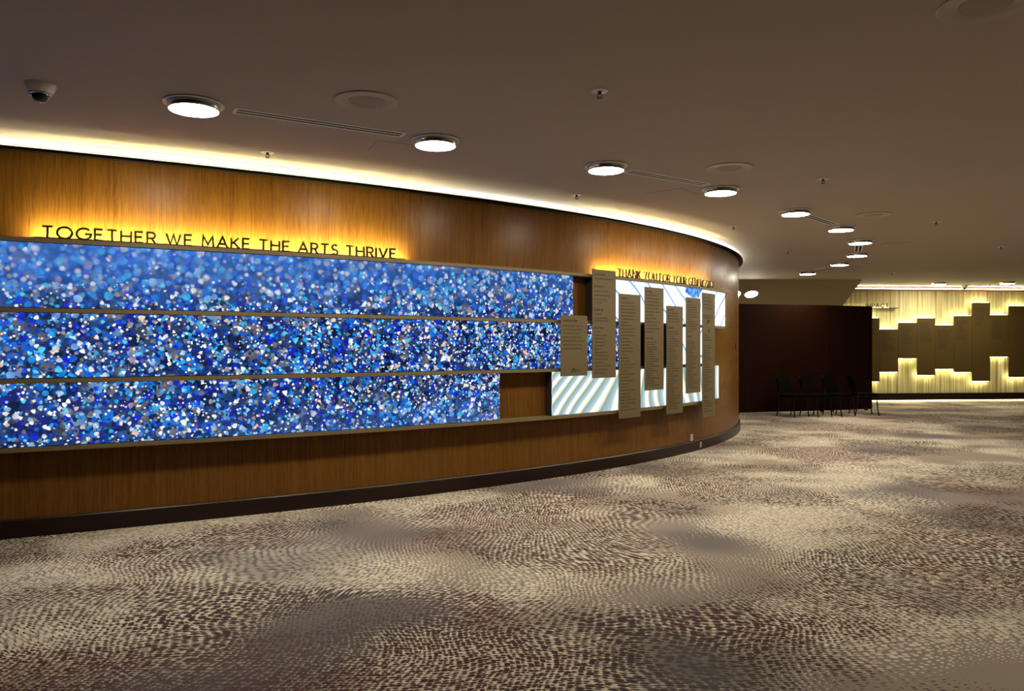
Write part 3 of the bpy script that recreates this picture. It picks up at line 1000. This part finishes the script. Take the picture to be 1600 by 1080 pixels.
sp0 = None
SP = [((573, 157.5), 'round flush ceiling speaker above the longest slot vent', 1.0),
      ((1139, 262), 'round flush ceiling speaker right of the middle slot vent', 1.0),
      ((1365, 335.5), 'round flush ceiling speaker right of the short diagonal vent', 1.0),
      ((1400, 382), 'faint ceiling speaker right of the two stacked downlights', 1.0),
      ((1331, 416), 'faintest ceiling speaker beside the last distant downlights', 1.0),
      ((1541, 6), 'nearest large ceiling speaker cut by the top edge of the photo', 1.0),
      ((1408, 441.5), 'far ceiling speaker left of the far wall downlights', 1.0),
      ((1535, 446), 'far ceiling speaker between the two far wall downlights', 1.0)]
for (p, lab, k) in SP:
    x, y = ceil_at(*p)
    if sp0 is None:
        sp0 = lathe_thing('ceiling_speaker', [
            ('rim', [(0.118, 0.0), (0.215, 0.0), (0.217, -0.005), (0.212, -0.009), (0.125, -0.006), (0.118, 0.0)], M['speaker_paint'], 56),
            ('grille', [(0.118, -0.001), (0.118, -0.004), (0.06, -0.005), (0, -0.0055)], M['grille'], 48)],
            (x, y, ZC), lab, 'ceiling speaker', 'round ceiling speakers')
        o_ = sp0
    else:
        o_ = copy_tree(sp0); o_['label'] = lab
    o_.location = (x, y, ZC)

spr0 = None
SPK = [((418, 238), 'small sprinkler head left, close over the wood wall'),
       ((937, 142), 'nearest sprinkler head with white cup, alone on the open ceiling'),
       ((901, 304.5), 'small sprinkler head left of the middle slot vent, near the wall'),
       ((1146, 354), 'sprinkler head over the right end of the wood wall'),
       ((1286, 279.5), 'dark sprinkler head alone right of the second ceiling speaker'),
       ((1463, 346.5), 'sprinkler head on the brighter ceiling at the right'),
       ((1231, 392.5), 'sprinkler head past the corner of the curved wall'),
       ((1564, 386), 'rightmost sprinkler head near the photo edge'),
       ((1394, 426.5), 'tiny sprinkler head over the dark far ceiling'),
       ((1546, 444.5), 'farthest sprinkler head above the lit wall')]
for (p, lab) in SPK:
    x, y = ceil_at(*p)
    if spr0 is None:
        t = thing('sprinkler', lab, 'sprinkler', (x, y, ZC), 'ceiling sprinklers')
        bm = bmesh.new(); add_lathe(bm, [(0, 0), (0.055, 0), (0.056, -0.003), (0.050, -0.006), (0.020, -0.004), (0, -0.004)], 32)
        obj('cup', bm, M['outlet'], t, smooth=40)
        bm = bmesh.new(); add_lathe(bm, [(0, -0.003), (0.012, -0.003), (0.012, -0.020), (0.007, -0.024), (0, -0.024)], 16)
        for s_ in (-1, 1): add_tube(bm, [(s_ * 0.010, 0, -0.018), (s_ * 0.015, 0, -0.032), (s_ * 0.004, 0, -0.046)], 0.003, 6)
        add_lathe(bm, [(0, -0.044), (0.019, -0.045), (0.019, -0.048), (0, -0.049)], 16)
        obj('nozzle', bm, M['black'], t, smooth=40)
        spr0 = t; o_ = t
    else:
        o_ = copy_tree(spr0); o_['label'] = lab
    o_.location = (x, y, ZC)

x, y = ceil_at(63, 132)
cam0 = lathe_thing('security_camera', [
    ('mount', [(0, 0), (0.090, 0), (0.090, -0.006), (0.083, -0.030), (0.070, -0.052), (0.064, -0.058), (0, -0.058)], M['outlet'], 40),
    ('bezel', [(0.052, -0.050), (0.066, -0.058), (0.066, -0.066), (0.055, -0.070), (0.050, -0.060), (0.052, -0.050)], M['chrome'], 40),
    ('dome', [(0.054, -0.058), (0.053, -0.075), (0.045, -0.095), (0.030, -0.108), (0.014, -0.113), (0, -0.114)], M['dome'], 40)],
    (x, y, ZC), 'white dome security camera with dark lens at the upper left', 'security camera', 'dome cameras')
o_ = copy_tree(cam0); x, y = ceil_at(1507, 446.0)
o_.location = (x, y, ZC - 0.0); o_['label'] = 'tiny far dome security camera over the lit donor wall'

# access hatches, only their seams show
for (p, ang, sz, lab) in (((614, 231), 24, 0.34, 'flush square ceiling hatch with a thin dark seam near the second downlight'),
                          ((1050, 303), 52, 0.42, 'flush square ceiling hatch with faint seams below the middle slot vent')):
    x, y = ceil_at(*p)
    t = thing('ceiling_hatch', lab, 'hatch', (x, y, ZC), 'flush ceiling hatches')
    from mathutils import Matrix
    mt = Matrix.Rotation(math.radians(ang), 4, 'Z')
    bm = bmesh.new(); add_box(bm, -sz / 2, sz / 2, -sz / 2, sz / 2, -0.003, 0.0, 0, mt)
    obj('panel', bm, M['paint'], t)
    bm = bmesh.new()
    e = sz / 2 + 0.004
    for b4 in ((-e, e, -e, -e + 0.004), (-e, e, e - 0.004, e), (-e, -e + 0.004, -e, e), (e - 0.004, e, -e, e)):
        add_box(bm, b4[0], b4[1], b4[2], b4[3], -0.0015, 0.0, 0, mt)
    obj('seam', bm, M['grille'], t)

# ------------------------------------------------------------ outlets and wall plate
def on_wall(name, lab, cat, px, z, wd, ht, dp, mat, off=0.0, holes=True):
    s = W.at(px, off)
    org = W.pt(s, off, z - ht / 2)
    th = W.frame(s)[2]
    from mathutils import Matrix
    mt = Matrix(((math.cos(th), math.sin(th), 0, 0), (math.sin(th), -math.cos(th), 0, 0), (0, 0, 1, 0), (0, 0, 0, 1)))
    t = thing(name, lab, cat, org)
    bm = bmesh.new(); add_box(bm, -wd / 2, wd / 2, 0, dp, 0, ht, 0.002, mt)
    obj('cover_plate', bm, mat, t)
    if holes:
        for zz in (0.30, 0.70):
            bm = bmesh.new(); add_box(bm, -wd * 0.2, wd * 0.2, dp, dp + 0.002, ht * (zz - 0.13), ht * (zz + 0.13), 0, mt)
            obj('socket', bm, M['grille'], t)


on_wall('wall_outlet', 'small white wall outlet low on the curved wood wall', 'outlet', 1080.5, 0.205, 0.075, 0.095, 0.008, M['outlet'])
on_wall('wall_outlet', 'small dark outlet set in the dark baseboard of the curved wall', 'outlet', 1094.5, 0.075, 0.06, 0.08, 0.006, M['grille'], 0.028)
on_wall('wall_plate', 'narrow upright dark plate at the right edge of the curved wall', 'wall plate', 1149, 1.54, 0.05, 0.13, 0.012, M['black'], 0.0, False)

# ------------------------------------------------------------ far wall: brown donor panels with lit edges
cols = [(1346.5, 1374.3, 496.7, 596.6), (1374.6, 1403.4, 514.5, 581.5), (1403.8, 1433.0, 504, 560.5), (1433.4, 1461.4, 497, 586.6),
        (1461.8, 1490.4, 508, 577.3), (1490.8, 1518.6, 493.5, 582.2), (1519.0, 1547.0, 472.7, 596), (1547.3, 1576.0, 492.2, 557.8), (1576.3, 1604.5, 477.8, 589.6),
        (1604.8, 1633, 500, 575)]
far_labels = ['donor panel half hidden by the dark divider, leftmost on the lit wall', 'donor panel beneath the small shelf line, topped by a short lit square',
              'donor panel with text at top, above the tallest lit strip near the divider', 'donor panel fourth from the dark divider on the lit wall',
              'donor panel under the longest hanging lit strip, middle of the lit wall', 'donor panel just below the far dome camera',
              'tallest donor panel, reaching highest under the shortest hanging lit strip', 'shortest donor panel, over the tallest lit strip at right',
              'donor panel cut by the right edge of the photo', 'donor panel beyond the right edge of the photo']
PF = 0.15
for i, (p0, p1, ty, by) in enumerate(cols[:9]):
    s0, s1 = FW.at(p0, PF), FW.at(p1, PF)
    Yp = FW.pt((s0 + s1) / 2, PF, 0).y
    zt = HC + (HOR - ty) * Yp / FPX; zb = HC + (HOR - by) * Yp / FPX
    base = FW.pt((s0 + s1) / 2, PF, zb)
    t = thing('donor_board', far_labels[i], 'donor panel', base, 'brown donor panels on the far lit wall')

    def part(name, bm, mat, t=t, base=base):
        o_ = obj(name, bm, mat, t, origin=tuple(base)); o_.location = (0, 0, 0)
    part('panel', sweep(FW, s0, s1, rect(PF - 0.025, PF, zb, zt), 1.0), M['panel_brown'])
    part('backing', sweep(FW, s0 + 0.10, s1 - 0.10, rect(0.0, PF - 0.025, zb + 0.12, zt - 0.12), 1.0), M['dark_edge'])
    part('led_strip', sweep(FW, s0 + 0.01, s1 - 0.01, rect(PF - 0.07, PF - 0.04, zt - 0.02, zt + 0.006), 1.0), M['far_led'])
    part('led_strip', sweep(FW, s0 + 0.01, s1 - 0.01, rect(PF - 0.07, PF - 0.04, zb - 0.006, zb + 0.02), 1.0), M['far_led'])
    if i < 8:
        bm = bmesh.new(); rr = random.Random(i)
        nline = 9 if i in (1, 2) else 11
        zz = zt - 0.16 * (0.9 if i in (1, 2) else 1)
        for k in range(nline):
            ln = rr.uniform(0.35, 0.62) * (s1 - s0)
            a = s0 + 0.07
            while a < s0 + 0.07 + ln:
                w_ = rr.uniform(0.02, 0.06)
                quad(bm, FW.pt(a, PF + 0.001, zz), FW.pt(a + w_, PF + 0.001, zz), FW.pt(a + w_, PF + 0.001, zz + 0.016), FW.pt(a, PF + 0.001, zz + 0.016))
                a += w_ + 0.012
            zz -= 0.055 if i in (1, 2) else 0.05
            if zz < zb + 0.1: break
        part('lettering', bm, M['panel_ink'])

# shelf line with the far sign
zsh = HC + (HOR - 481.4) * 21.15 / FPX
sa, sb = FW.at(1310, 0.12), FW.at(1404.5, 0.12)
o_ = obj('sign_shelf', sweep(FW, sa, sb, rect(0.0, 0.14, zsh - 0.006, zsh + 0.004), 2.0), M['dark_edge'])
tag(o_, 'thin dark shelf line on the far lit wall beside the divider top', 'shelf')
st_ = obj('led_strip', sweep(FW, sa, FW.at(1390, 0.1), rect(0.03, 0.06, zsh + 0.004, zsh + 0.018), 2.0), M['sign_led_far'], o_, origin=tuple(o_.location)); st_.location = (0, 0, 0)
sign(FW, 'IMPACT', FW.at(1353.5, 0.12), FW.at(1388.5, 0.12), zsh + 0.0042, 0.115, 0.10, 0.02, 0.013,
     'tiny backlit letters ending in PACT on the far wall shelf, half behind the divider', M['letter'])

# ------------------------------------------------------------ folding divider
t = thing('room_divider', 'tall dark wooden folding divider at the back behind the chairs', 'room divider', (6.9, 17.9, 0))
pts = [(5.00, 17.38), (7.42, 18.02), (8.68, 18.50)]
for (a, b) in zip(pts, pts[1:]):
    ln = Line((a[0] - 6.9, a[1] - 17.9), (b[0] - a[0], b[1] - a[1]))
    L = math.hypot(b[0] - a[0], b[1] - a[1])
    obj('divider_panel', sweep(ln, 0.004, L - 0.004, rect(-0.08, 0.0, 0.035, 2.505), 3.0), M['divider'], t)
    for s_ in (0.15, L - 0.15):
        bm = bmesh.new(); p = ln.pt(s_, -0.04, 0); add_box(bm, p.x - 0.03, p.x + 0.03, p.y - 0.03, p.y + 0.03, 0, 0.035)
        obj('foot', bm, M['black'], t)

# ------------------------------------------------------------ chairs
def make_chair(label):
    t = thing('stacking_chair', label, 'chair', (0, 0, 0), 'dark chairs in a row before the divider')
    # local +x is forward
    bm = bmesh.new(); add_box(bm, -0.20, 0.23, -0.22, 0.22, 0.43, 0.49, 0.018)
    obj('seat', bm, M['chair'], t, smooth=50)
    bm = bmesh.new()
    n = 8; rows_ = []
    for i in range(n + 1):
        f = i / n
        z = 0.52 + 0.37 * f; hw = 0.205 - 0.045 * f ** 2.0 - (0.03 if i == n else 0); xc = -0.20 - 0.11 * f
        rows_.append([bm.verts.new(p) for p in ((xc + 0.022, -hw, z), (xc + 0.010, 0, z), (xc + 0.022, hw, z), (xc - 0.02, hw, z), (xc - 0.032, 0, z), (xc - 0.02, -hw, z))])
    for A_, B2 in zip(rows_, rows_[1:]):
        for k in range(6): bm.faces.new((A_[k], A_[(k + 1) % 6], B2[(k + 1) % 6], B2[k]))
    bm.faces.new(rows_[0][::-1]); bm.faces.new(rows_[-1])
    obj('backrest', bm, M['chair'], t, smooth=60)
    for s_ in (-1, 1):
        bm = bmesh.new(); add_tube(bm, [(0.20, s_ * 0.21, 0.43), (0.215, s_ * 0.212, 0.20), (0.245, s_ * 0.215, 0.0)], 0.013)
        obj('leg', bm, M['chair_metal'], t, smooth=60)
        bm = bmesh.new(); add_tube(bm, [(-0.19, s_ * 0.21, 0.45), (-0.215, s_ * 0.212, 0.20), (-0.26, s_ * 0.215, 0.0)], 0.013)
        obj('leg', bm, M['chair_metal'], t, smooth=60)
        bm = bmesh.new(); add_tube(bm, [(-0.19, s_ * 0.215, 0.42), (-0.215, s_ * 0.20, 0.55), (-0.325, s_ * 0.15, 0.885)], 0.011)
        obj('back_upright', bm, M['chair_metal'], t, smooth=60)
    bm = bmesh.new(); add_tube(bm, [(0.20, -0.21, 0.42), (0.20, 0.21, 0.42)], 0.010); add_tube(bm, [(-0.19, -0.21, 0.42), (-0.19, 0.21, 0.42)], 0.010)
    for s_ in (-1, 1): add_tube(bm, [(-0.19, s_ * 0.21, 0.42), (0.20, s_ * 0.21, 0.42)], 0.010)
    obj('seat_frame', bm, M['chair_metal'], t, smooth=60)
    return t


chair = None
for (px, Y, rot, lab) in ((1239, 16.90, -62, 'black stacking chair, leftmost in the row before the dark divider'),
                          (1275, 16.98, -62, 'black stacking chair second from left before the dark divider'),
                          (1311, 17.10, -62, 'black stacking chair third from left before the dark divider'),
                          (1350, 17.32, -6, 'black stacking chair at the right end, seat jutting past the divider')):
    if chair is None: chair = make_chair(lab); o_ = chair
    else: o_ = copy_tree(chair); o_['label'] = lab
    o_.location = ((px - 800) / FPX * Y, Y, 0)
    o_.rotation_euler = (0, 0, math.radians(rot))
